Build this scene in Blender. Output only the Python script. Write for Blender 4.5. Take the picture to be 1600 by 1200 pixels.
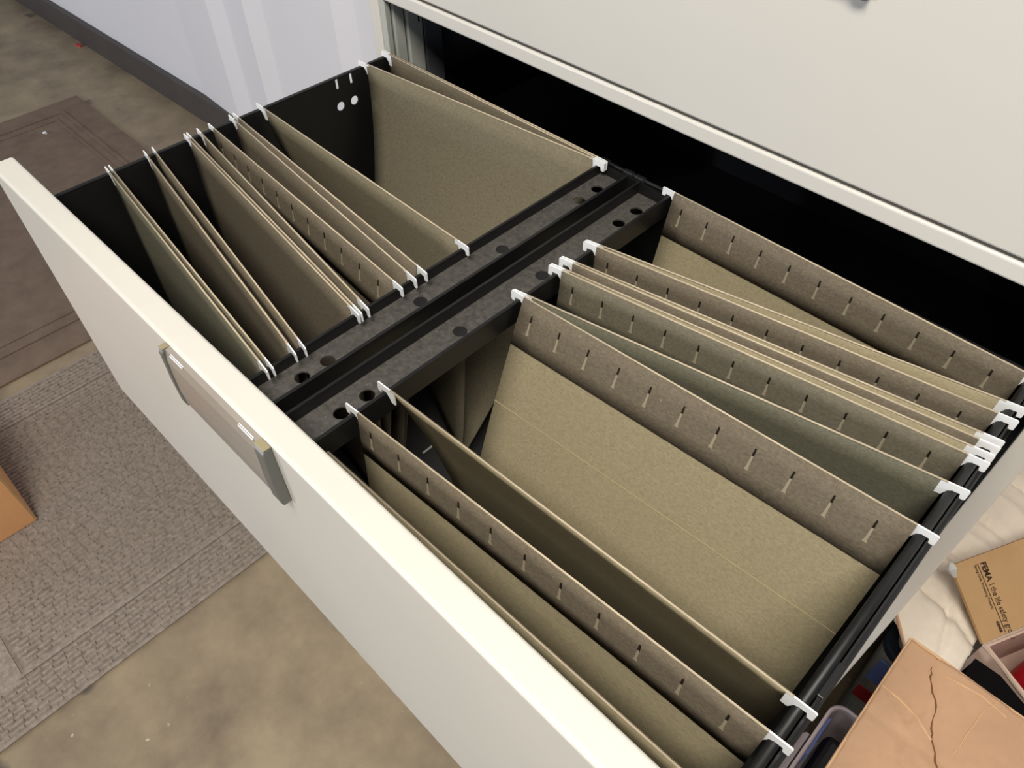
import bpy, bmesh, math, random
from mathutils import Vector, Matrix
random.seed(7)
for o in list(bpy.data.objects): bpy.data.objects.remove(o, do_unlink=True)
SC = bpy.context.scene
COL = SC.collection
T = 1.01                       # height of the open drawer's front top above the floor

# ------------------------------------------------------------------ camera
FPX = 1182.02
R3 = ((0.71303247, 0.70111547, -0.00466818), (0.5214353, -0.5347257, -0.66496139), (-0.46871092, 0.47170491, -0.74686314))
cam_d = bpy.data.cameras.new('camera'); cam = bpy.data.objects.new('camera', cam_d); COL.objects.link(cam)
cam_d.sensor_width = 36.0; cam_d.lens = FPX / 1600 * 36.0; cam_d.clip_start = 0.01
r, d, f = (Vector(v) for v in R3)
M = Matrix(((r.x, -d.x, -f.x, 0.72127), (r.y, -d.y, -f.y, -0.50670), (r.z, -d.z, -f.z, 0.35536 + T), (0, 0, 0, 1)))
cam.matrix_world = M
SC.camera = cam

# ------------------------------------------------------------------ world, lights, exposure
W = bpy.data.worlds.new('world'); SC.world = W; W.use_nodes = True
bg = W.node_tree.nodes['Background']; bg.inputs[0].default_value = (0.80, 0.90, 1.0, 1); bg.inputs[1].default_value = 0.15
def area(name, loc, target, sx, sy, power, col):
    l = bpy.data.lights.new(name, 'AREA'); l.shape = 'RECTANGLE'; l.size = sx; l.size_y = sy; l.energy = power; l.color = col
    o = bpy.data.objects.new(name, l); COL.objects.link(o); o.location = loc
    o.rotation_euler = (Vector(target) - Vector(loc)).to_track_quat('-Z', 'Y').to_euler()
    return o
area('ceiling_lamp_main', (0.95, -1.04, T + 1.65), (0.95, -1.04, 0), 1.2, 0.6, 58, (1.0, 0.945, 0.83))
area('window_daylight', (2.6, -4.0, T + 0.7), (-0.6, 0.4, T - 0.3), 2.0, 1.5, 20, (0.86, 0.925, 1.0))
area('wall_fill_light', (-2.4, -4.2, T + 0.5), (-2.2, 0.4, 0.6), 1.4, 1.4, 98, (0.88, 0.925, 1.0))  # unseen fill light, added to brighten the back wall and concrete
SC.view_settings.view_transform = 'Standard'; SC.view_settings.look = 'None'
SC.view_settings.gamma = 1.0; SC.view_settings.use_curve_mapping = False
SC.view_settings.exposure = 0.0

# ------------------------------------------------------------------ materials
def lin(c):
    return tuple(((x / 255) / 12.92 if x / 255 <= 0.04045 else ((x / 255 + 0.055) / 1.055) ** 2.4) for x in c)
def mat(name, rgb, rough=0.6, metal=0.0, var=0.0, scale=20, bump=0.0, bscale=None, rgb2=None, stretch=None, spec=0.5, alpha=1.0, trans=0.0, detail=4.0, coat=0.0):
    m = bpy.data.materials.new(name); m.use_nodes = True
    nt = m.node_tree; b = nt.nodes['Principled BSDF']
    c = lin(rgb)
    b.inputs['Base Color'].default_value = (*c, 1); b.inputs['Roughness'].default_value = rough
    b.inputs['Metallic'].default_value = metal; b.inputs['Specular IOR Level'].default_value = spec
    b.inputs['Transmission Weight'].default_value = trans; b.inputs['Alpha'].default_value = alpha
    b.inputs['Coat Weight'].default_value = coat
    if var or bump:
        tc = nt.nodes.new('ShaderNodeTexCoord'); mp = nt.nodes.new('ShaderNodeMapping')
        if stretch: mp.inputs['Scale'].default_value = stretch
        nt.links.new(tc.outputs['Object'], mp.inputs['Vector'])
    if var:
        n = nt.nodes.new('ShaderNodeTexNoise'); n.inputs['Scale'].default_value = scale; n.inputs['Detail'].default_value = detail
        n.inputs['Roughness'].default_value = 0.65
        nt.links.new(mp.outputs[0], n.inputs['Vector'])
        rp = nt.nodes.new('ShaderNodeValToRGB')
        c2 = lin(rgb2) if rgb2 else tuple(min(1, x * (1 - var)) for x in c)
        c1 = c if rgb2 else tuple(min(1, x * (1 + var)) for x in c)
        rp.color_ramp.elements[0].position = 0.32; rp.color_ramp.elements[0].color = (*c2, 1)
        rp.color_ramp.elements[1].position = 0.68; rp.color_ramp.elements[1].color = (*c1, 1)
        nt.links.new(n.outputs['Fac'], rp.inputs['Fac']); nt.links.new(rp.outputs['Color'], b.inputs['Base Color'])
    if bump:
        n2 = nt.nodes.new('ShaderNodeTexNoise'); n2.inputs['Scale'].default_value = bscale or scale; n2.inputs['Detail'].default_value = 5
        nt.links.new(mp.outputs[0], n2.inputs['Vector'])
        bp = nt.nodes.new('ShaderNodeBump'); bp.inputs['Strength'].default_value = bump; bp.inputs['Distance'].default_value = 0.002
        nt.links.new(n2.outputs['Fac'], bp.inputs['Height']); nt.links.new(bp.outputs['Normal'], b.inputs['Normal'])
    return m
PUTTY = mat('putty_paint', (212, 208, 201), 0.38, var=0.02, scale=6)
PUTTY_D = mat('putty_paint_shut', (210, 206, 199), 0.42, var=0.02, scale=4)
GREYM = mat('grey_inner_steel', (176, 178, 172), 0.35)
BLACK = mat('black_paint', (22, 22, 23), 0.38, var=0.1, scale=30)
BLACKIN = mat('black_inner_paint', (92, 92, 97), 0.25)
RODB = mat('black_rolled_rod', (26, 26, 27), 0.42, var=0.25, scale=60, spec=0.3)
DUSTY = mat('dusty_black_strip', (84, 81, 77), 0.62, var=0.3, scale=240, rgb2=(54, 52, 50), bump=0.15, bscale=500, detail=9)
FLOORPAN = mat('drawer_floor_paint', (70, 70, 71), 0.42, var=0.08, scale=12)
HOOK = mat('white_coated_hook', (238, 239, 242), 0.35)
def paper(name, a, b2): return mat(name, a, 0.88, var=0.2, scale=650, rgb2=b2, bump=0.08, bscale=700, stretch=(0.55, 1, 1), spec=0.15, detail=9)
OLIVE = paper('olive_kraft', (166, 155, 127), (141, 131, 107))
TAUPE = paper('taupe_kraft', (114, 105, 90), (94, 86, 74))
MOSS = paper('moss_kraft', (112, 110, 95), (91, 89, 76))
STRIP = paper('strip_kraft', (120, 110, 95), (96, 87, 75))
STRIPG = paper('strip_grey_kraft', (118, 112, 97), (96, 90, 77))
EDGE = mat('worn_lit_top_edge', (190, 175, 152), 0.8, var=0.12, scale=60, spec=0.2)  # worn fold edge, made paler for the light it catches
SLIT = mat('slot_slit', (34, 29, 24), 0.9, spec=0.1)
TONGUE = mat('slot_tongue', (150, 140, 120), 0.85, spec=0.2)
CREASE = mat('crease_line', (172, 162, 126), 0.85, spec=0.2)
PULL = mat('pull_plastic', (150, 142, 134), 0.33, var=0.04, scale=12)
PULLD = mat('pull_end_cap', (104, 104, 100), 0.35)
PULLT = mat('pull_cap_top', (150, 140, 112), 0.4)
CONC = mat('concrete', (166, 149, 122), 0.62, var=0.2, scale=7, rgb2=(126, 111, 93), bump=0.12, bscale=22, detail=9)
RUG = mat('brown_rug', (132, 114, 101), 0.95, var=0.15, scale=14, rgb2=(114, 98, 86), bump=0.35, bscale=420, spec=0.1, detail=8)
MAT2 = mat('ribbed_mat', (170, 157, 147), 0.92, var=0.25, scale=110, rgb2=(132, 121, 112), bump=0.5, bscale=300, spec=0.1, detail=8)
WALLM = mat('white_wall', (238, 235, 238), 0.42, var=0.015, scale=2)
BASE = mat('dark_vinyl_base', (74, 68, 66), 0.55, var=0.1, scale=6)
CARD = mat('cardboard', (188, 151, 121), 0.85, var=0.07, scale=16, bump=0.15, bscale=30, spec=0.15, detail=8)
CARDO = mat('orange_cardboard', (226, 168, 118), 0.85, var=0.05, scale=14, spec=0.15)
CARD2 = mat('cardboard_brown', (178, 143, 103), 0.85, var=0.05, scale=14, spec=0.15)
CARDE = mat('cardboard_torn_edge', (178, 158, 142), 0.9, var=0.15, scale=60, spec=0.1)
CARDIN = mat('cardboard_pale_inside', (196, 168, 154), 0.85, var=0.05, scale=14, spec=0.15)
CREAM = mat('white_coated_card', (226, 214, 200), 0.7, var=0.04, scale=12, spec=0.2)
INK = mat('brown_black_ink', (58, 42, 34), 0.8, spec=0.1)
CLEAR = mat('clear_plastic', (205, 190, 192), 0.15, alpha=0.45)
TOTE = mat('grey_translucent_plastic', (190, 190, 187), 0.30)
NAVY = mat('navy_plastic', (34, 46, 60), 0.4)
BLUE = mat('blue_sticker', (104, 128, 200), 0.5)
RED = mat('red_plastic', (176, 28, 40), 0.3)
DKGREY = mat('dark_grey_plastic', (70, 70, 72), 0.4)
BLK = mat('black_plastic', (26, 24, 26), 0.4)
VOID = mat('gap_shade_black', (14, 13, 14), 0.95, spec=0.05)  # near-black of the added block that stands for shade in the gap
CRACK = mat('cardboard_crack', (120, 84, 56), 0.9, spec=0.1)
CARDL = mat('cardboard_cut_edge', (208, 170, 132), 0.9, spec=0.1)
REDS = mat('red_scrap', (190, 70, 62), 0.7)

def specks(m, scale, lo, rgb):
    nt = m.node_tree; b = nt.nodes['Principled BSDF']; src = b.inputs['Base Color'].links[0].from_socket
    n = nt.nodes.new('ShaderNodeTexNoise'); n.inputs['Scale'].default_value = scale; n.inputs['Detail'].default_value = 2
    tc = nt.nodes.new('ShaderNodeTexCoord'); nt.links.new(tc.outputs['Object'], n.inputs['Vector'])
    r_ = nt.nodes.new('ShaderNodeMapRange'); r_.inputs['From Min'].default_value = lo; r_.inputs['From Max'].default_value = lo + .05
    nt.links.new(n.outputs['Fac'], r_.inputs['Value'])
    mx = nt.nodes.new('ShaderNodeMix'); mx.data_type = 'RGBA'; nt.links.new(r_.outputs['Result'], mx.inputs['Factor'])
    nt.links.new(src, mx.inputs['A']); mx.inputs['B'].default_value = (*lin(rgb), 1)
    nt.links.new(mx.outputs['Result'], b.inputs['Base Color'])
specks(CONC, 60, .735, (200, 188, 165)); specks(CONC, 9, .70, (98, 90, 82)); specks(DUSTY, 900, .70, (150, 146, 140))
specks(OLIVE, 420, .74, (186, 178, 150)); specks(STRIP, 420, .74, (170, 158, 140))

# ------------------------------------------------------------------ mesh helpers
def wl(o):
    v = Vector((0, 0, 0))
    while o is not None: v += Vector(o.location); o = o.parent
    return v
def empty(name, loc, label=None, cat=None, group=None):
    o = bpy.data.objects.new(name, None); COL.objects.link(o); o.location = loc; o.empty_display_size = 0.02
    tag(o, label, cat, group); return o
def tag(o, label=None, cat=None, group=None, kind=None):
    if label: o['label'] = label
    if cat: o['category'] = cat
    if group: o['group'] = group
    if kind: o['kind'] = kind
    return o
def obj(name, bm, m, parent=None, smooth=False, origin=None):
    """link a bmesh given in world coordinates as one mesh object (optionally under a parent)"""
    org = Vector(origin) if origin else (wl(parent) if parent is not None else None)
    if org is None:
        zs = [v.co for v in bm.verts]
        org = Vector(((min(v.x for v in zs) + max(v.x for v in zs)) / 2, (min(v.y for v in zs) + max(v.y for v in zs)) / 2, min(v.z for v in zs)))
    bmesh.ops.translate(bm, verts=bm.verts[:], vec=-org)
    bmesh.ops.recalc_face_normals(bm, faces=bm.faces[:])
    me = bpy.data.meshes.new(name); bm.to_mesh(me); bm.free()
    for x in (m if isinstance(m, (list, tuple)) else [m]): me.materials.append(x)
    if smooth:
        for p in me.polygons: p.use_smooth = True
    o = bpy.data.objects.new(name, me); COL.objects.link(o)
    if parent is not None:
        o.parent = parent; o.location = org - wl(parent)
    else: o.location = org
    return o
def nb(): return bmesh.new()
def box(bm, x0, x1, y0, y1, z0, z1, bev=0.0, seg=2, mi=0):
    v = [bm.verts.new((x, y, z)) for x in (x0, x1) for y in (y0, y1) for z in (z0, z1)]
    fs = [bm.faces.new([v[i] for i in q]) for q in ((0, 1, 3, 2), (4, 6, 7, 5), (0, 4, 5, 1), (2, 3, 7, 6), (0, 2, 6, 4), (1, 5, 7, 3))]
    for q in fs: q.material_index = mi
    if bev:
        es = list({e for q in fs for e in q.edges})
        bmesh.ops.bevel(bm, geom=es, offset=bev, segments=seg, profile=0.5, affect='EDGES')
    return bm
def B(*a, **k): return box(nb(), *a, **k)
def prism(bm, pts, vec, mi=0):
    vec = Vector(vec); a = [bm.verts.new(p) for p in pts]; b = [bm.verts.new(Vector(p) + vec) for p in pts]
    n = len(pts); fs = [bm.faces.new(a), bm.faces.new(b[::-1])]
    for i in range(n): fs.append(bm.faces.new((a[i], a[(i + 1) % n], b[(i + 1) % n], b[i])))
    for q in fs: q.material_index = mi
    return bm
def tube(bm, pts, rad, n=10, mi=0):
    pts = [Vector(p) for p in pts]; rings = []
    for i, p in enumerate(pts):
        t = (pts[min(i + 1, len(pts) - 1)] - pts[max(i - 1, 0)]).normalized()
        u = t.cross(Vector((0, 0, 1)));  u = u.normalized() if u.length > 1e-4 else Vector((1, 0, 0))
        w = t.cross(u)
        rr = rad[i] if isinstance(rad, (list, tuple)) else rad
        rings.append([bm.verts.new(p + (u * math.cos(2 * math.pi * k / n) + w * math.sin(2 * math.pi * k / n)) * rr) for k in range(n)])
    for a, b in zip(rings, rings[1:]):
        for k in range(n):
            q = bm.faces.new((a[k], a[(k + 1) % n], b[(k + 1) % n], b[k])); q.material_index = mi
    for q in (rings[0][::-1], rings[-1]): bm.faces.new(q).material_index = mi
    return bm
def plate(bm, P, us, vs, holes, t):
    """plate in a (u,v) plane with real holes; P(u,v,w) maps to world; holes {(i,j): polygon} in the grid cells us x vs"""
    for i in range(len(us) - 1):
        for j in range(len(vs) - 1):
            u0, u1, v0, v1 = us[i], us[i + 1], vs[j], vs[j + 1]
            if (i, j) not in holes:
                c = [(u0, v0), (u1, v0), (u1, v1), (u0, v1)]
                a = [bm.verts.new(P(u, v, 0)) for u, v in c]; b = [bm.verts.new(P(u, v, t)) for u, v in c]
                bm.faces.new(a); bm.faces.new(b[::-1])
                for k in range(4):
                    bm.faces.new((a[k], a[(k + 1) % 4], b[(k + 1) % 4], b[k]))
            else:
                cu, cv = (u0 + u1) / 2, (v0 + v1) / 2; n = 24
                hw, hh = (u1 - u0) / 2, (v1 - v0) / 2; fn = holes[(i, j)]
                ra, rb, ia, ib = [], [], [], []
                for k in range(n):
                    th = 2 * math.pi * (k + 0.5) / n; cx, sx = math.cos(th), math.sin(th)
                    s = min(hw / abs(cx) if abs(cx) > 1e-6 else 9, hh / abs(sx) if abs(sx) > 1e-6 else 9)
                    th2 = math.atan2(sx, cx)
                    # send the ring vertex nearest each corner to that corner
                    ou, ov = cu + cx * s, cv + sx * s
                    q = fn(th2); hu, hv = cu + q[0], cv + q[1]
                    ra.append(bm.verts.new(P(ou, ov, 0))); rb.append(bm.verts.new(P(ou, ov, t)))
                    ia.append(bm.verts.new(P(hu, hv, 0))); ib.append(bm.verts.new(P(hu, hv, t)))
                for k in range(n):
                    k2 = (k + 1) % n
                    bm.faces.new((ra[k], ra[k2], ia[k2], ia[k])); bm.faces.new((rb[k2], rb[k], ib[k], ib[k2]))
                    bm.faces.new((ia[k], ia[k2], ib[k2], ib[k]))
                # corner fillers
                for su in (-1, 1):
                    for sv in (-1, 1):
                        c0 = (cu + su * hw, cv + sv * hh)
                        near = sorted(range(n), key=lambda k: (Vector(P(*c0, 0)) - ra[k].co).length)[:2]
                        ca = bm.verts.new(P(*c0, 0)); cb = bm.verts.new(P(*c0, t))
                        bm.faces.new((ca, ra[near[0]], ra[near[1]])); bm.faces.new((cb, rb[near[0]], rb[near[1]]))
    return bm
def circ(rad): return lambda th: (rad * math.cos(th), rad * math.sin(th))
def rr_hole(a, b): return lambda th: (max(-a, min(a, 1.6 * b * math.cos(th))) if a < b else a * math.cos(th), b * math.sin(th))

# ------------------------------------------------------------------ setting: floor, wall, baseboard
tag(obj('floor', B(-7, 4.5, -5, 0.9, -0.05, 0.0), CONC), kind='structure')
def wy(x): return 0.500 + 0.026 * (x + 1.9) * (1 if x < -0.6 else 0) + (0.026 * 1.3 if x >= -0.6 else 0)
prof = [(-7.0, 0)]
for st, c in ((-1.75, -1.505), (-1.435, -1.294), (-1.215, -.877), (-.80, -.30), (-.22, .3), (.38, .9)):
    prof += [(st, 0), (c, .020), (c + .064, 0)]
prof += [(4.5, 0)]
bm = nb()
fr = [(x, wy(x) - dy, 0) for x, dy in prof]
pts = fr + [(4.5, 0.75, 0), (-7.0, 0.75, 0)]
prism(bm, pts, (0, 0, 3.0))
tag(obj('wall_back', bm, WALLM), kind='structure')
bm = nb()
pb = [(-7, wy(-7) - .022, 0), (-0.6, wy(-.61) - .022, 0), (4.5, wy(0) - .022, 0), (4.5, wy(0) + .02, 0), (-0.6, wy(-.61) + .02, 0), (-7, wy(-7) + .02, 0)]
prism(bm, pb, (0, 0, 0.100))
tag(obj('baseboard_back', bm, BASE), kind='structure')

# ------------------------------------------------------------------ floor mats, scraps
rug = empty('floor_rug', (-1.64, -0.42, 0), 'flat brown floor rug with pressed border lines beyond the open drawer', 'rug')
obj('rug_sheet', B(-2.27, -1.01, -1.10, 0.247, 0.0, 0.006, bev=0.002), RUG, rug)
bm = nb()
def frame(bm, x0, x1, y0, y1, w, z0, z1):
    for a in ((x0, x1, y0, y0 + w), (x0, x1, y1 - w, y1), (x0, x0 + w, y0 + w, y1 - w), (x1 - w, x1, y0 + w, y1 - w)): box(bm, *a, z0, z1)
frame(bm, -2.19, -1.10, -1.02, 0.165, 0.012, 0.006, 0.0085)
obj('border_line', bm, RUG, rug)
bm = nb(); frame(bm, -2.15, -1.14, -0.98, 0.125, 0.010, 0.006, 0.008)
obj('border_line', bm, RUG, rug)
mt = empty('floor_mat', (-.565, -0.3, 0), 'grey brown ribbed floor mat lying nearest under the drawer front', 'mat')
obj('mat_base', B(-.962, -.168, -.86, .30, 0.0, 0.005, bev=0.0015), MAT2, mt)
def ribs(bm, x0, x1, y0, y1, pitch):
    n = max(1, int(round((x1 - x0) / pitch))); p = (x1 - x0) / n
    rn = random.Random(int(x0 * 1000))
    for i in range(n):
        a = x0 + i * p; y = y0 + rn.random() * .012
        while y < y1 - .004:                       # each rib is a row of short woven beads
            l = min(.019 + rn.random() * .008, y1 - y); hh = .0078 + rn.random() * .0014
            pr = [(a + p * .08, y, .005), (a + p * .28, y, hh), (a + p * .64, y, hh), (a + p * .86, y, .005)]
            prism(bm, pr, (0, l - .0025, 0)); y += l
bm = nb(); ribs(bm, -.86, -.28, -.755, .20, .0112)
tag(obj('centre_ribs', bm, MAT2, mt), kind='stuff')
bm = nb(); ribs(bm, -.262, -.174, -.85, .29, .0112); ribs(bm, -.956, -.875, -.85, .29, .0112)
tag(obj('border_ribs', bm, MAT2, mt), kind='stuff')
bm = nb(); frame(bm, -.872, -.265, -.768, .21, .006, .005, .0085)
obj('border_line', bm, MAT2, mt)
bm = nb(); prism(bm, [(-2.675, .428, 0), (-2.65, .437, 0), (-2.655, .447, 0), (-2.69, .44, 0)], (0, 0, .006))
tag(obj('paper_scrap', bm, REDS), 'tiny red scrap on the concrete beside the dark baseboard', 'scrap')
bm = nb(); tube(bm, [(-2.09, .05, .007), (-2.085, .056, .009), (-2.078, .056, .008)], .004, 6)
tag(obj('lint_tuft', bm, HOOK), 'tiny white lint tuft on the brown rug', 'lint')
# cardboard box standing on the mat at the left frame edge
cb = empty('cardboard_box', (-.73, -.80, .008), 'tan cardboard box standing on the ribbed mat at left edge', 'box')
obj('carton_wall', B(-.90, -.5717, -1.00, -.6066, .008, .33, bev=.002), CARDO, cb)
obj('corner_edge', B(-.5745, -.5705, -.6105, -.6055, .009, .33, bev=.0012), CARD2, cb)
obj('tape_seam', B(-.74, -.72, -1.0, -.607, .3295, .331), CARD2, cb)

# ------------------------------------------------------------------ the lateral file cabinet
CW = .762
cab = empty('file_cabinet', (CW / 2, .23, 0), 'putty steel lateral file cabinet with one drawer pulled open', 'file cabinet')
HT = 1.40
obj('side_panel', B(0, .0015, .004, .457, 0, HT), PUTTY, cab)
obj('side_panel', B(CW - .0015, CW, .004, .457, 0, HT), PUTTY, cab)
obj('back_panel', B(.0015, CW - .0015, .455, .457, 0, HT), PUTTY, cab)
obj('top_panel', B(.0015, CW - .0015, .0, .455, HT - .003, HT), PUTTY, cab)
obj('corner_post', B(0, .0165, 0, .018, 0, HT, bev=.001), PUTTY, cab)
obj('corner_post', B(.746, CW, 0, .018, 0, HT, bev=.001), PUTTY, cab)
obj('post_return', B(.0165, .0255, .0015, .0085, T - .30, T + .0228, bev=.0008), GREYM, cab)
for k in range(4):
    z = T + .0228 - .322 * k
    if k < 3: obj('cross_rail', B(.0165, .746, 0, .016, z, z + .0150, bev=.0022, seg=3), PUTTY, cab)
obj('kick_plate', B(.0165, .746, .01, .02, 0, .06), PUTTY, cab)
# inside of the open bay: black liner, grey slotted posts
obj('bay_liner', B(.006, .0075, .085, .45, T - .30, T + .02), BLACKIN, cab)
obj('bay_liner', B(.7545, .756, .02, .45, T - .30, T + .02), BLACKIN, cab)
obj('bay_back', B(.0075, .7545, .4495, .452, T - .30, T + .02), BLACKIN, cab)
obj('bay_floor', B(.0075, .7545, .018, .4495, T - .302, T - .2995), BLACKIN, cab)
obj('bay_ceiling', B(.0075, .7545, .018, .4495, T + .034, T + .036), BLACKIN, cab)
for (y0, y1, xd) in ((.0115, .0260, .0265), (.0285, .0500, .0285)):
    obj('slotted_post', B(.0075, xd, y0, y1, T - .29, T + .0226, bev=.0015), GREYM, cab)
obj('slotted_post', B(.0075, .0285, .052, .078, T - .29, T + .0226, bev=.001), BLACKIN, cab)
obj('post_slot', B(.0283, .0288, .0435, .0455, T - .012, T + .002), BLACK, cab)
for xa in (.0200, .7372):
    obj('slide_member', B(xa, xa + .0035, -.36, .40, T - .15, T - .09, bev=.001), BLACK, cab)

HW, HH = .125, .056
def handle(parent, x0, ztop, y, name='drawer_handle'):
    """shallow recessed pull: sloping face, open pocket under it, two end caps, label clips"""
    x1 = x0 + HW; bm = nb()
    n = 14; pf = [(0, 0), (-.0035, -.001), (-.0055, -.010), (-.0062, -.024), (-.0066, -.040), (-.0060, -.0535), (-.0040, -HH), (-.0028, -.0535), (-.0040, -.040), (-.0036, -.014), (0, -.010)]
    prism(bm, [(x0 + .004, y + a, ztop + b) for a, b in pf], (HW - .012, 0, 0))
    h = obj(name, bm, PULL, parent)
    for xa, w in ((x0, .005), (x1 - .010, .010)):
        bm = nb(); cp = [(0, .0), (-.0050, -.0005), (-.0068, -.003), (-.0076, -.03), (-.0074, -.052), (-.0060, -HH - .001), (0, -HH - .001)]
        prism(bm, [(xa, y + a, ztop + b) for a, b in cp], (w, 0, 0))
        es = [e for e in bm.edges]
        bmesh.ops.bevel(bm, geom=es, offset=.0006, segments=1, affect='EDGES')
        hc = obj('end_cap', bm, PULLD, parent)
        obj('cap_top', B(xa, xa + w, y - .0056, y - .0003, ztop - .0002, ztop + .0008, bev=.0002, seg=1), PULLT, parent)
    for xa in (x0 + .012, x0 + HW - .030):
        bm = nb(); box(bm, xa, xa + .016, y - .0036, y - .0030, ztop - .0014, ztop - .0004); box(bm, xa, xa + .016, y - .0046, y - .0040, ztop - .0022, ztop - .0012)
        obj('label_clip', bm, HOOK, parent)
    return h
def shut_drawer(z0, z1, hx, hz, label):
    dr = obj('drawer_front', B(.0178, .7448, -.0005, .018, z0, z1, bev=.0018), PUTTY_D, cab)
    dr['label'] = label
    handle(dr, hx, hz, -.0005)
shut_drawer(T + .0412, T + .352, .41, T + .219, 'closed drawer front above the open drawer')
shut_drawer(T - .615, T - .3005, .305, T - .302, 'closed drawer front below the open drawer')
shut_drawer(T - .937, T - .6225, .305, T - .624, 'lowest closed drawer front')

# ---- the open drawer (a part of the cabinet) and its pieces
D, TF, HF = .4156, .0203, .2898
yI = -D + TF
ZS = T - .0305
drw = obj('open_drawer', B(.0330, .7360, yI, -.004, T - .2900, T - .2875), FLOORPAN, cab)
drw['label'] = 'pulled out black steel drawer tub full of hanging folders'
obj('drawer_face', B(.003, .759, -D, yI, T - HF, T, bev=.0028, seg=4), PUTTY, drw, smooth=False)
# left wall with real slots and holes
us = [yI, -.0900, -.0748, -.0718, -.0548, -.004]
us = [yI, -.0905, -.0735, -.0722, -.0545, -.004]
vs = [T - .2875, T - .0705, T - .0550, T - .0445, T - .0305]
slot = lambda th: (max(-.0017, min(.0017, .01 * math.cos(th))), .0056 * math.sin(th))
hole = circ(.0050)
bm = nb(); plate(bm, lambda u, v, w: (.0372 - w, u, v), us, vs, {(1, 1): hole, (3, 1): hole, (1, 3): slot, (3, 3): slot}, .0014)
obj('side_wall', bm, BLACK, drw)
obj('wall_lip', B(.0330, .0374, yI, -.004, ZS - .0015, ZS + .0004, bev=.0006, seg=2), RODB, drw)
obj('side_wall', B(.7346, .7360, yI, -.004, T - .2875, T - .0362), BLACK, drw)
bm = nb(); tube(bm, [(.7305, yI, T - .0337), (.7305, -.010, T - .0337)], .0031, 14)
obj('hanging_rail', bm, RODB, drw, smooth=True)
obj('rail_web', B(.7300, .7310, yI, -.010, T - .075, T - .0355), BLACK, drw)
obj('rail_foot', B(.7310, .7346, yI, -.010, T - .0750, T - .0735), BLACK, drw)
obj('rail_stop', B(.7335, .7372, -.303, -.280, T - .0395, T - .0335, bev=.0005), BLACK, drw)
obj('back_wall', B(.0344, .7346, -.0065, -.0045, T - .2875, ZS + .0005), BLACK, drw)
bm = nb(); tube(bm, [(.036, -.0068, ZS + .0005), (.735, -.0068, ZS + .0005)], .0016, 8)
obj('back_rod', bm, RODB, drw, smooth=True)
for xa in (.3420, .3700, .3830):
    obj('rail_clip', B(xa, xa + .0115, -.0092, -.0042, ZS - .004, ZS + .0026, bev=.0012), RODB, drw)
# the two centre channels
def channel(x0, x1, zt, zb):
    bm = nb(); yb = -.0080; t = .0014
    hs = [-.3556, -.3333, -.0575, -.0330]; rr = .0056
    vs_ = [yI]
    cells = {}
    for h in hs: vs_ += [h - .0085, h + .0085]
    vs_.append(yb)
    for k in range(4): cells[(0, 2 * k + 1)] = circ(rr)
    plate(bm, lambda u, v, w: (u, v, zb - w), [x0 + t, x1 - t], vs_, cells, t)
    c = obj('centre_rail', bm, DUSTY, drw)
    obj('rail_flange', B(x0, x0 + t, yI, yb, zb - .004, zt, bev=.0004, seg=1), BLACK, drw)
    obj('rail_flange', B(x1 - t, x1, yI, yb, zb - .0085, zt - .0005, bev=.0004, seg=1), BLACK, drw)
    obj('flange_lip', B(x1 - .0026, x1 + .0002, yI, yb, zt - .0012, zt + .0002, bev=.0005, seg=1), RODB, drw)
    obj('flange_lip', B(x0 - .0002, x0 + .0022, yI, yb, zt - .0012, zt + .0002, bev=.0005, seg=1), RODB, drw)
    for yy in (-.245, -.155):
        bm = nb(); xm = (x0 + x1) / 2
        ring = [(xm + .0055 * math.cos(a * math.pi / 8), yy + .0055 * math.sin(a * math.pi / 8), zb) for a in range(16)]
        prism(bm, ring, (0, 0, .0003)); obj('rail_dimple', bm, RODB, drw)
    return c
channel(.3455, .3775, ZS, T - .0410)
channel(.3895, .4240, ZS, T - .0425)
obj('end_bracket', B(.3480, .4220, -.0100, -.0070, T - .058, ZS - .002), BLACK, drw)
obj('end_bracket', B(.3480, .4220, yI, yI + .002, T - .058, ZS - .006), BLACK, drw)
handle(drw, .305, T - .0025, -D, 'drawer_handle')
bm = nb(); tube(bm, [(.3202, -.2365, T - .2855), (.3201, -.2213, T - .2855)], .0012, 6)
tag(obj('loose_hook_tip', bm, HOOK), 'loose white plastic tip lying on the drawer floor under rails', 'hook tip')

# ------------------------------------------------------------------ hanging folders
ZFT = T - .0252; FW = .298; FH = .234
def hook_mesh():
    p = [(-.004, 0), (.0118, 0), (.0128, -.0008), (.0128, -.0085), (.0122, -.0092), (.0096, -.0092), (.0088, -.0054), (.0040, -.0054), (.0012, -.0092), (0, -.0125), (-.004, -.0125)]
    bm = nb(); prism(bm, [(x, -.0005, z) for x, z in p], (0, .0010, 0))
    me = bpy.data.meshes.new('hanger_hook'); bmesh.ops.recalc_face_normals(bm, faces=bm.faces[:]); bm.to_mesh(me); bm.free(); me.materials.append(HOOK); return me
HOOKM = hook_mesh()
def slot_mesh():
    bm = nb()
    prism(bm, [(-.0006, 0, 0), (.0006, 0, 0), (.0008, 0, -.0058), (-.0008, 0, -.0058)], (0, .0003, 0), 0)
    prism(bm, [(-.0007, 0, -.0054), (.0007, 0, -.0054), (.0009, 0, -.0140), (.0015, 0, -.0170), (-.0015, 0, -.0170), (-.0009, 0, -.0140)], (0, .00025, 0), 1)
    me = bpy.data.meshes.new('tab_slot'); bmesh.ops.recalc_face_normals(bm, faces=bm.faces[:]); bm.to_mesh(me); bm.free(); me.materials.append(SLIT); me.materials.append(TONGUE); return me
SLOTM = slot_mesh()
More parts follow.
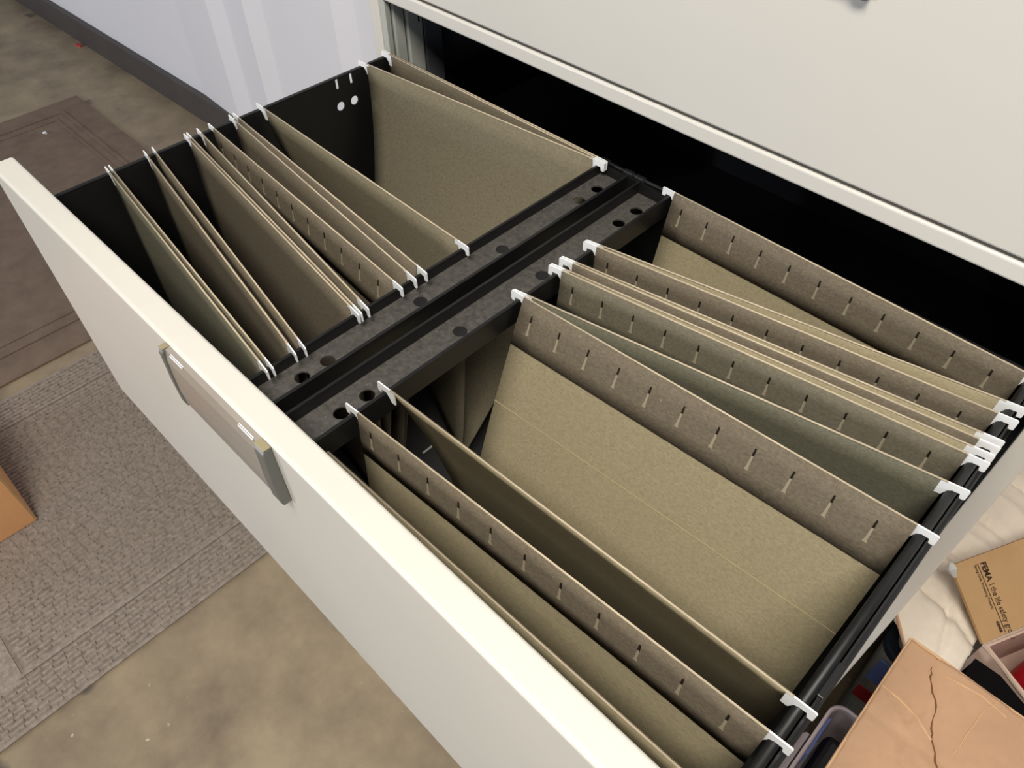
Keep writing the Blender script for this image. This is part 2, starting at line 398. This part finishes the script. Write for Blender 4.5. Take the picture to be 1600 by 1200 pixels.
def sheet(tl, tr, bl, br, bow, nx=14, nz=12, curl=0.0, v0=0.0, v1=1.0, off=0.0, pw=1.0):
    """a leaf between its top edge tl-tr and bottom edge bl-br; bow = sideways belly (m)"""
    tl, tr, bl, br = map(Vector, (tl, tr, bl, br)); bm = nb(); g = []
    for j in range(nz + 1):
        v = v0 + (v1 - v0) * j / nz; row = []
        for i in range(nx + 1):
            u = i / nx
            a = tl.lerp(tr, u); b = bl.lerp(br, u)
            p = a.lerp(b, v); s = v ** pw
            p.y = a.y + (b.y - a.y) * s
            p.y += bow * math.sin(math.pi * min(1, v)) + curl * math.sin(math.pi * u) * v * (1 - v) * 2.2 + off
            row.append(bm.verts.new(p))
        g.append(row)
    for j in range(nz):
        for i in range(nx): bm.faces.new((g[j][i], g[j][i + 1], g[j + 1][i + 1], g[j + 1][i]))
    return bm
def solid(o, t=.0006):
    m = o.modifiers.new('thickness', 'SOLIDIFY'); m.thickness = t; m.offset = 0
    return o
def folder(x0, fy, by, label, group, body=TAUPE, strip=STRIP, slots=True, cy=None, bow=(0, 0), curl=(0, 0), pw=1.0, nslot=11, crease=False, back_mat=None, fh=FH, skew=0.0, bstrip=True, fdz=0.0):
    """fy / by: (y at left rail, y at right rail) for the front and the back leaf"""
    x1 = x0 + FW
    cl = cy[0] if cy else (fy[0] + by[0]) / 2; cr = cy[1] if cy else (fy[1] + by[1]) / 2
    sp = max(abs(by[0] - cl), abs(by[1] - cr), abs(fy[0] - cl))
    zb = ZFT - math.sqrt(max(.15 ** 2, fh ** 2 - sp ** 2))
    root = empty('hanging_folder', ((x0 + x1) / 2, (cl + cr) / 2, zb), label, 'folder', group)
    Lb, Rb = (x0 + .001 + skew, cl, zb), (x1 - .001 + skew, cr, zb)
    ZB_ = ZFT
    for nm, yy, bw, cu, m in (('front_panel', fy, bow[0], curl[0], body), ('back_panel', by, bow[1], curl[1], back_mat or body)):
        zt = ZB_ + (fdz if nm == 'front_panel' else 0.0)
        o = obj(nm, sheet((x0, yy[0], zt), (x1, yy[1], zt), Lb, Rb, bw, curl=cu, pw=pw), m, root, smooth=True); solid(o)
        bm = nb(); tube(bm, [(x0, yy[0], zt), (x1, yy[1], zt)], .0007, 6); obj('top_fold', bm, EDGE, root, smooth=True)
        inner = 1 if nm == 'front_panel' else -1
        o = None if (inner < 0 and not bstrip) else obj('folded_strip', sheet((x0, yy[0], zt), (x1, yy[1], zt), Lb, Rb, bw, nz=3, curl=cu, v0=0.0, v1=.040 / FH, off=inner * .0009, pw=pw), strip, root, smooth=True)
        if o: solid(o, .0005)
        ang = math.atan2(yy[1] - yy[0], x1 - x0)
        for e, sx in (((0, -1), (1, 1)) if zt == ZB_ else ()):
            h = bpy.data.objects.new('hanger_hook', HOOKM); COL.objects.link(h); h.parent = root
            h.location = Vector((x0 if e == 0 else x1, yy[e], zt + .0004)) - wl(root)
            h.rotation_euler = (0, 0, ang if e else ang + math.pi)
        if slots and nm == 'back_panel':
            for k in range(nslot):
                u = (.0120 + k * .0268) / FW
                v = .0095 / FH
                p = Vector((x0 + FW * u, yy[0] + (yy[1] - yy[0]) * u, zt))
                b = Vector(Lb).lerp(Vector(Rb), u)
                q = p.lerp(b, v); q.y = p.y + (b.y - p.y) * v ** pw + bw * math.sin(math.pi * v) - .0015
                tl = math.atan2((b.y - p.y) * (1 if pw == 1.0 else .3) + bw * math.pi * .9 + curl[1] * math.sin(math.pi * u) * 2.0, p.z - b.z)
                s = bpy.data.objects.new('tab_slot', SLOTM); COL.objects.link(s); s.parent = root
                s.location = q - wl(root); s.rotation_euler = (tl, 0, ang)
    if crease:
        o = obj('score_crease', sheet((x0, by[0], ZFT), (x1, by[1], ZFT), Lb, Rb, bow[1], nz=1, curl=curl[1], v0=.405, v1=.4085, off=-.0007, pw=pw), CREASE, root); solid(o, .0002)
    return root
XL, XR = .0440, .4280
GL, GR = 'hanging folders in the left bank', 'hanging folders in the right bank'
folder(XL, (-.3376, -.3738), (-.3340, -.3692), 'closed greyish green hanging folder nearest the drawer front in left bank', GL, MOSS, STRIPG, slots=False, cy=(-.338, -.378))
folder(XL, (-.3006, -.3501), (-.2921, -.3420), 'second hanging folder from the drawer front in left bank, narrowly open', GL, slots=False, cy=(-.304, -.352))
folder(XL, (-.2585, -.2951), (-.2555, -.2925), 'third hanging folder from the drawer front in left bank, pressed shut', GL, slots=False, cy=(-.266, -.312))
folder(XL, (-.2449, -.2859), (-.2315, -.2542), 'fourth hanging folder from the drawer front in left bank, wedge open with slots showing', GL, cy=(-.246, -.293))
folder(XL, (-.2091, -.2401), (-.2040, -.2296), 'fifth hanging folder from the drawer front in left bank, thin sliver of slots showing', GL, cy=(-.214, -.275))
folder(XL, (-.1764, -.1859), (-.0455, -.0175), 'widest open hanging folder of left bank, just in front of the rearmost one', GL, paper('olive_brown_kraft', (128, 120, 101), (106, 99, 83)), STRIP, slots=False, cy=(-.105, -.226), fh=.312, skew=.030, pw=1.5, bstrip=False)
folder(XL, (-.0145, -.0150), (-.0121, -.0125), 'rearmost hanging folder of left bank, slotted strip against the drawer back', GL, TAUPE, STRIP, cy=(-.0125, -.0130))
folder(XR, (-.3822, -.3765), (-.3542, -.3388), 'hanging folder nearest the drawer front in right bank, slots on its back leaf', GR, OLIVE, STRIP, cy=(-.370, -.362), fdz=-.016)
folder(XR, (-.3275, -.3163), (-.1975, -.1806), 'widely opened hanging folder with the broadest olive inner leaf in right bank', GR, OLIVE, STRIP, cy=(-.272, -.262), crease=True, bow=(.006, -.004))
folder(XR, (-.1945, -.1393), (-.1551, -.1102), 'grey green hanging folder with a bowed dark front leaf right of centre', GR, MOSS, STRIPG, cy=(-.182, -.130), curl=(.008, 0))
folder(XR, (-.1525, -.1022), (-.1424, -.0936), 'nearly shut hanging folder behind the grey green one', GR, OLIVE, STRIP, cy=(-.150, -.100))
folder(XR, (-.1400, -.0872), (-.1134, -.0640), 'half open tan hanging folder, second from the back in right bank', GR, OLIVE, STRIP, cy=(-.130, -.078))
folder(XR, (-.1104, -.0501), (-.0090, -.0150), 'rearmost hanging folder of right bank with a wide olive inner leaf', GR, OLIVE, STRIP, cy=(-.068, -.036))

# ------------------------------------------------------------------ clutter beside the cabinet (right)
ZT = T - .70; ZL = T - .60
def rrect(x0, x1, y0, y1, rad, z, n=6):
    out = []
    for cx, cy, a0 in ((x1 - rad, y1 - rad, 0), (x0 + rad, y1 - rad, 90), (x0 + rad, y0 + rad, 180), (x1 - rad, y0 + rad, 270)):
        for k in range(n + 1):
            a = math.radians(a0 + 90 * k / n); out.append(Vector((cx + rad * math.cos(a), cy + rad * math.sin(a), z)))
    return out
def shell(bm, loops):
    rs = [[bm.verts.new(p) for p in l] for l in loops]
    for a, b in zip(rs, rs[1:]):
        for k in range(len(a)): bm.faces.new((a[k], a[(k + 1) % len(a)], b[(k + 1) % len(a)], b[k]))
    return rs
tote = empty('storage_tote', (1.0, .29, 0), 'grey plastic storage tote with navy rim beside the cabinet', 'tote')
bm = nb(); rs = shell(bm, [rrect(.800, 1.20, .135, .445, .03, 0), rrect(.779, 1.225, .106, .462, .028, ZL - .014)])
bm.faces.new(rs[0][::-1]); bm.faces.new(rs[-1]); obj('tub', bm, TOTE, tote, smooth=False)
bm = nb(); rs = shell(bm, [rrect(.777, 1.228, .104, .464, .03, ZL - .014), rrect(.777, 1.228, .104, .464, .03, ZL - .002), rrect(.779, 1.226, .106, .462, .028, ZL), rrect(.790, 1.215, .117, .451, .020, ZL), rrect(.790, 1.215, .117, .451, .020, ZL - .006)])
bm.faces.new(rs[0][::-1]); obj('rim', bm, NAVY, tote, smooth=False)
bm = nb(); rs = shell(bm, [rrect(.791, 1.214, .118, .450, .019, ZL - .007), rrect(.791, 1.214, .118, .450, .019, ZL - .001)])
bm.faces.new(rs[0][::-1]); bm.faces.new(rs[-1]); obj('lid', bm, TOTE, tote)
obj('blue_label', B(.789, .822, .1035, .1060, T - .682, T - .625), BLUE, tote)
obj('red_label', B(.790, .830, .1060, .1085, T - .745, T - .715), RED, tote)
bn = empty('plastic_bin', (.865, -.158, 0), 'dark grey plastic bin standing under the clear tray', 'bin')
bm = nb(); rs = shell(bm, [rrect(.80, .935, -.295, -.02, .02, 0), rrect(.788, .948, -.307, -.008, .02, ZT - .012)])
bm.faces.new(rs[0][::-1]); bm.faces.new(rs[-1]); obj('bin_body', bm, BLK, bn)
bm = nb(); rs = shell(bm, [rrect(.785, .951, -.31, -.005, .022, ZT - .012), rrect(.785, .951, -.31, -.005, .022, ZT)])
bm.faces.new(rs[0][::-1]); bm.faces.new(rs[-1]); obj('bin_lid', bm, DKGREY, bn)

# crushed white carton
def crumple(x0, x1, y0, y1, z, amp, nx, ny, m, name, parent, fold, seed=3, th=.004, low=None):
    rnd = random.Random(seed); bm = nb(); g = []
    for j in range(ny + 1):
        row = []
        for i in range(nx + 1):
            x = x0 + (x1 - x0) * i / nx; ya = low(x) if low else y0; y = ya + (y1 - ya) * j / ny
            zz = z + fold(x, y) + amp * (rnd.random() - .5)
            row.append(bm.verts.new((x + (rnd.random() - .5) * amp, y + (rnd.random() - .5) * amp, zz)))
        g.append(row)
    for j in range(ny):
        for i in range(nx): bm.faces.new((g[j][i], g[j][i + 1], g[j + 1][i + 1], g[j + 1][i]))
    o = obj(name, bm, m, parent); md = o.modifiers.new('thickness', 'SOLIDIFY'); md.thickness = th; md.offset = -1
    return o
wc = empty('crushed_carton', (.812, .26, ZL), 'crumpled white coated carton squeezed beside the cabinet corner', 'box')
def wfold(x, y):
    w = y + .35 * (x - .8)
    z = .0
    for c, a, b_ in ((.150, -.007, .006), (.205, .006, .008), (.232, -.008, .005), (.262, .007, .010), (.300, -.006, .006), (.345, .006, .012), (.395, -.008, .006)):
        z += a * math.exp(-((w - c) / b_) ** 2)
    v = x - .812 + .25 * (y - .15)
    z += -.006 * math.exp(-(v / .004) ** 2) * math.exp(-((y - .13) / .06) ** 2) + .004 * math.sin(x * 70 + 1) + .003 * math.sin(y * 33 + x * 20)
    return z
wt = crumple(.768, .852, .100, .47, T - .512, .0016, 26, 90, CREAM, 'crumpled_top', wc, wfold, low=lambda x: max(.030, .100 - 1.25 * (x - .768)))
for p in wt.data.polygons: p.use_smooth = True
obj('carton_side', B(.806, .809, .170, .46, ZL, T - .526), CREAM, wc)
obj('carton_side', B(.845, .848, .170, .46, ZL, T - .526), CREAM, wc)
obj('carton_end', B(.809, .845, .170, .1735, ZL, T - .526), CREAM, wc)
bm = nb(); tube(bm, [(.767, .102, T - .510), (.778, .088, T - .511), (.792, .071, T - .512), (.815, .043, T - .512)], [.001, .0022, .0016, .002], 6)
obj('torn_edge', bm, CARD, wc)

# tan carton with its flap reaching towards the cabinet
tc_ = empty('flap_carton', (1.12, -.20, 0), 'large tan cardboard carton with creased flap folded out towards the drawer', 'box')
for a in ((.96, .964, -.40, -.03), (1.296, 1.30, -.40, -.03), (.964, 1.296, -.40, -.396), (.964, 1.296, -.034, -.03)):
    obj('carton_wall', B(*a, 0, T - .424), CARD, tc_)
obj('carton_bottom', B(.964, 1.296, -.396, -.034, 0, .004), CARD, tc_)
def tfold(x, y):
    u = x - .832 + .10 * (y + .1) + .004 * math.sin(y * 70) + .002 * math.sin(y * 190)
    v = (y + .02) + .55 * (x - .79)
    return -.0022 * math.exp(-(u / .0018) ** 2) + .0012 * math.exp(-((v + .03) / .002) ** 2) - .0012 * math.exp(-((v - .6 * (x - .79) + .06) / .004) ** 2) + .0012 * math.sin(60 * x + 31 * y)
fl = crumple(.788, .962, -.40, .022, T - .421, .0007, 60, 110, CARD, 'carton_flap', tc_, tfold, seed=9, th=.004)
for p in fl.data.polygons: p.use_smooth = True
bm = nb(); tube(bm, [(.788, .0225, T - .4225), (.82, .0228, T - .4225), (.87, .0222, T - .4228), (.96, .0225, T - .423)], [.0014, .0018, .0015, .0016], 6)
obj('flap_edge', bm, CARDL, tc_)
bm = nb(); tube(bm, [(.7875, .022, T - .4228), (.7872, -.06, T - .4228), (.7878, -.16, T - .4228), (.7875, -.40, T - .4228)], [.0014, .0012, .0016, .0014], 6)
obj('flap_edge', bm, CARDL, tc_)
def crease(pts, rad, m):
    ps = [Vector((x, y, T - .4207 + tfold(x, y))) for x, y in pts]; fine = []
    rn = random.Random(len(pts))
    for a, b in zip(ps, ps[1:]):
        for k in range(4):
            q = a.lerp(b, k / 4); q.x += (rn.random() - .5) * .0022; q.z = T - .4207 + tfold(q.x, q.y); fine.append(q)
    fine.append(ps[-1]); bm = nb(); tube(bm, fine, [rad * (.5 + rn.random()) for _ in fine], 5)
    obj('crease_line', bm, m, tc_)
crease([(.8167, .0087), (.8216, -.0066), (.8375, -.0273), (.8427, -.0518), (.8509, -.0659), (.8621, -.0826), (.87, -.11)], .0008, CRACK)
crease([(.7885, -.047), (.8062, -.0467), (.8281, -.051), (.8471, -.0615)], .0008, CARDL)
crease([(.8300, .0075), (.8641, .0130), (.89, .010)], .0008, CARDL)
crease([(.8677, -.0615), (.8706, -.0093), (.8768, .018)], .0006, CARDL)

# brown printed carton with raised flap
P0 = Vector((.857, .126, T - .5)); h = Vector((.438, .899, 0)); n = Vector((.899, -.438, 0))
LH, LN, BH = .27, .20, .0995
fc = empty('printed_carton', (P0 + h * LH / 2 + n * LN / 2 - Vector((0, 0, BH))), 'open brown carton with black lettering on its raised flap', 'box')
def slab(o, a, b, c): # o corner, edge vectors
    pts = [o, o + a, o + a + b, o + b]; return prism(nb(), pts, c)
dn = Vector((0, 0, -BH))
obj('carton_wall', slab(P0, h * LH, n * .004, dn), CARDIN, fc)
obj('carton_wall', slab(P0 + n * .004, n * (LN - .008), h * .005, dn), CARDIN, fc)
obj('carton_wall', slab(P0 + n * (LN - .004), h * LH, n * .004, dn), CARDIN, fc)
obj('carton_wall', slab(P0 + n * .004 + h * (LH - .004), n * (LN - .008), h * .004, dn), CARDIN, fc)
obj('carton_bottom', slab(P0 + dn + n * .004 + h * .005, n * (LN - .008), h * (LH - .009), Vector((0, 0, .004))), CARDIN, fc)
uvec = Vector((-.073, .0355, .046)); ul = uvec.length; un = uvec.normalized(); nn = un.cross(h).normalized()
if nn.z < 0: nn = -nn
flp = obj('printed_flap', slab(P0 + un * .001, h * LH, un * (ul - .001), -nn * .004), CARD2, fc)
bm = nb(); tube(bm, [P0 + h * k * LH / 9 + Vector((0, 0, .0012 * (k % 2))) for k in range(10)], [.0012 + .0010 * ((k * 7) % 3) / 2 for k in range(10)], 6)
obj('torn_crease', bm, CARDE, fc)
bm = nb(); tube(bm, [P0 + n * .0, P0 + n * .02 + h * .001, P0 + n * .05, P0 + n * .09 - h * .001, P0 + n * LN], [.0024, .0016, .002, .0013, .0015], 6)
obj('torn_rim', bm, CARDE, fc)
bm = nb(); tube(bm, [P0 + un * .080 - h * .001, P0 + un * .090 - h * .003 + nn * .002, P0 + un * .096 + nn * .001], [.002, .006, .003], 7)
obj('crushed_corner', bm, TOTE, fc)
# lettering on the flap: runs from the free edge towards the hinge, letter tops towards +h
def text(body, size, start_u, base_h, bold=0.0, xs=1.0):
    c = bpy.data.curves.new('lettering', 'FONT'); c.body = body; c.size = size; c.extrude = .0002; c.offset = bold
    o = bpy.data.objects.new('lettering_tmp', c); COL.objects.link(o)
    dg = bpy.context.evaluated_depsgraph_get(); dg.update()
    me = bpy.data.meshes.new_from_object(o.evaluated_get(dg)); me.name = 'lettering'
    wid = max([v.co.x for v in me.vertices] + [0])
    bpy.data.objects.remove(o, do_unlink=True); bpy.data.curves.remove(c)
    X = -un; Y = h; Z = X.cross(Y)
    if Z.z < 0: Z = -Z
    org = P0 + un * start_u + h * base_h + nn * .0004 - wl(flp)
    for v in me.vertices:
        q = v.co.copy(); v.co = org + X * q.x * xs + Y * q.y + nn * q.z
    me.materials.clear(); me.materials.append(INK)
    t = bpy.data.objects.new('lettering', me); COL.objects.link(t); t.parent = flp
    return wid * xs
hb = .0375
w1 = text('FEMA', .0108, ul - .0085, hb, bold=.0003, xs=.86)
text('I the life safety group', .0104, ul - .0085 - w1 - .0030, hb, xs=.74)
text('Saving Lives, Protecting Property', .0050, ul - .0085, hb - .0092, xs=.80)
text('4059008', .0050, .0185, hb - .0105, bold=.0002, xs=.75)
obj('print_rule', slab(P0 + un * (ul - .0085) + h * (hb - .0042) + nn * .0001, -un * (ul - .012), h * .0008, nn * .0003), INK, flp)
# red things inside
def blob(c, sx, sy, sz, m, name, label, cat, group=None, rot=0):
    bm = nb(); bmesh.ops.create_cube(bm, size=1.0)
    bmesh.ops.bevel(bm, geom=bm.edges[:], offset=.22, segments=4, profile=.6, affect='EDGES')
    bmesh.ops.transform(bm, matrix=Matrix.Translation(c) @ Matrix.Rotation(rot, 4, 'Z') @ Matrix.Diagonal((sx, sy, sz, 1)), verts=bm.verts[:])
    return tag(obj(name, bm, m, smooth=True), label, cat, group)
ang = math.atan2(h.y, h.x)
c1 = P0 + n * .062 + h * .104 + Vector((0, 0, -.047)); blob(c1, .13, .075, .096, RED, 'red_case', 'glossy red case standing in the brown printed carton', 'case', rot=ang)
c2 = P0 + n * .075 + h * .014 + Vector((0, 0, -.135))
c2 = P0 + n * .078 + h * .0205 + Vector((0, 0, -.056)); rc = empty('red_tool', c2 - Vector((0, 0, .033)), 'small red tool with grey insert at the carton corner below the red case', 'tool')
bm = nb(); bmesh.ops.create_cube(bm, size=1.0); bmesh.ops.bevel(bm, geom=bm.edges[:], offset=.2, segments=3, affect='EDGES')
bmesh.ops.transform(bm, matrix=Matrix.Translation(c2) @ Matrix.Rotation(ang, 4, 'Z') @ Matrix.Diagonal((.027, .07, .062, 1)), verts=bm.verts[:])
obj('tool_body', bm, RED, rc, smooth=True)
bm = nb(); bmesh.ops.create_cube(bm, size=1.0); bmesh.ops.bevel(bm, geom=bm.edges[:], offset=.2, segments=2, affect='EDGES')
bmesh.ops.transform(bm, matrix=Matrix.Translation(c2 + n * .014 + Vector((0, 0, .030))) @ Matrix.Rotation(ang, 4, 'Z') @ Matrix.Diagonal((.014, .022, .006, 1)), verts=bm.verts[:])
obj('grip_insert', bm, DKGREY, rc)

bk = empty('gap_shade_block', (.89, .066, 0), 'added black block for deep shade in the gap beside the printed carton corner', 'case')  # added block, no real case: its black stands for the deep shade here
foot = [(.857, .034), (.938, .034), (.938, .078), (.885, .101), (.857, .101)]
obj('shade_block_body', prism(nb(), [(x, y, 0) for x, y in foot], (0, 0, T - .502)), VOID, bk)
obj('shade_block_top', prism(nb(), [(x + (.0006 if x > .9 else -.0006), y, T - .502) for x, y in foot], (0, 0, .006)), VOID, bk)

# clear plastic tray with black gadget
tr = empty('clear_tray', (.80, -.12, ZT), 'clear plastic tray with blue sticker between drawer corner and tan flap', 'tray')
bm = nb(); rs = shell(bm, [rrect(.779, .935, -.31, -.004, .014, ZT + .002), rrect(.7725, .942, -.318, .004, .018, ZT + .098), rrect(.771, .9435, -.3195, .0055, .019, ZT + .10), rrect(.776, .9385, -.3145, .0005, .016, ZT + .10), rrect(.7765, .938, -.314, 0, .016, ZT + .098), rrect(.783, .931, -.306, -.008, .012, ZT + .004)])
bm.faces.new(rs[0][::-1]); bm.faces.new(rs[-1])
obj('tray_shell', bm, CLEAR, tr, smooth=False)
bm = nb(); rim = rrect(.7735, .9410, -.317, .003, .0175, ZT + .1002); tube(bm, rim + rim[:1], .0022, 6)
obj('tray_rim', bm, mat('clear_rim', (205, 188, 190), .25), tr, smooth=True)
obj('blue_sticker', B(.7772, .7795, -.075, -.018, ZT + .045, ZT + .094), BLUE, tr)
gd = empty('black_gadget', (.815, -.15, ZT + .004), 'black plastic case with grey buckle lying in the clear tray', 'case')
obj('case_body', B(.786, .90, -.255, -.022, ZT + .004, ZT + .075, bev=.01, seg=3), BLK, gd)
obj('latch_plate', B(.788, .83, -.185, -.125, ZT + .074, ZT + .080, bev=.003), DKGREY, gd)
bm = nb(); frame(bm, .793, .815, -.168, -.142, .004, ZT + .079, ZT + .084); obj('buckle', bm, BLK, gd)
tag(obj('tray_lid', prism(nb(), [(.748, -.30, ZT + .02), (.752, -.30, ZT + .02), (.770, -.30, ZT + .09), (.766, -.30, ZT + .09)], (0, .25, 0)), CLEAR), 'loose clear plastic lid leaning against the clear tray', 'lid')
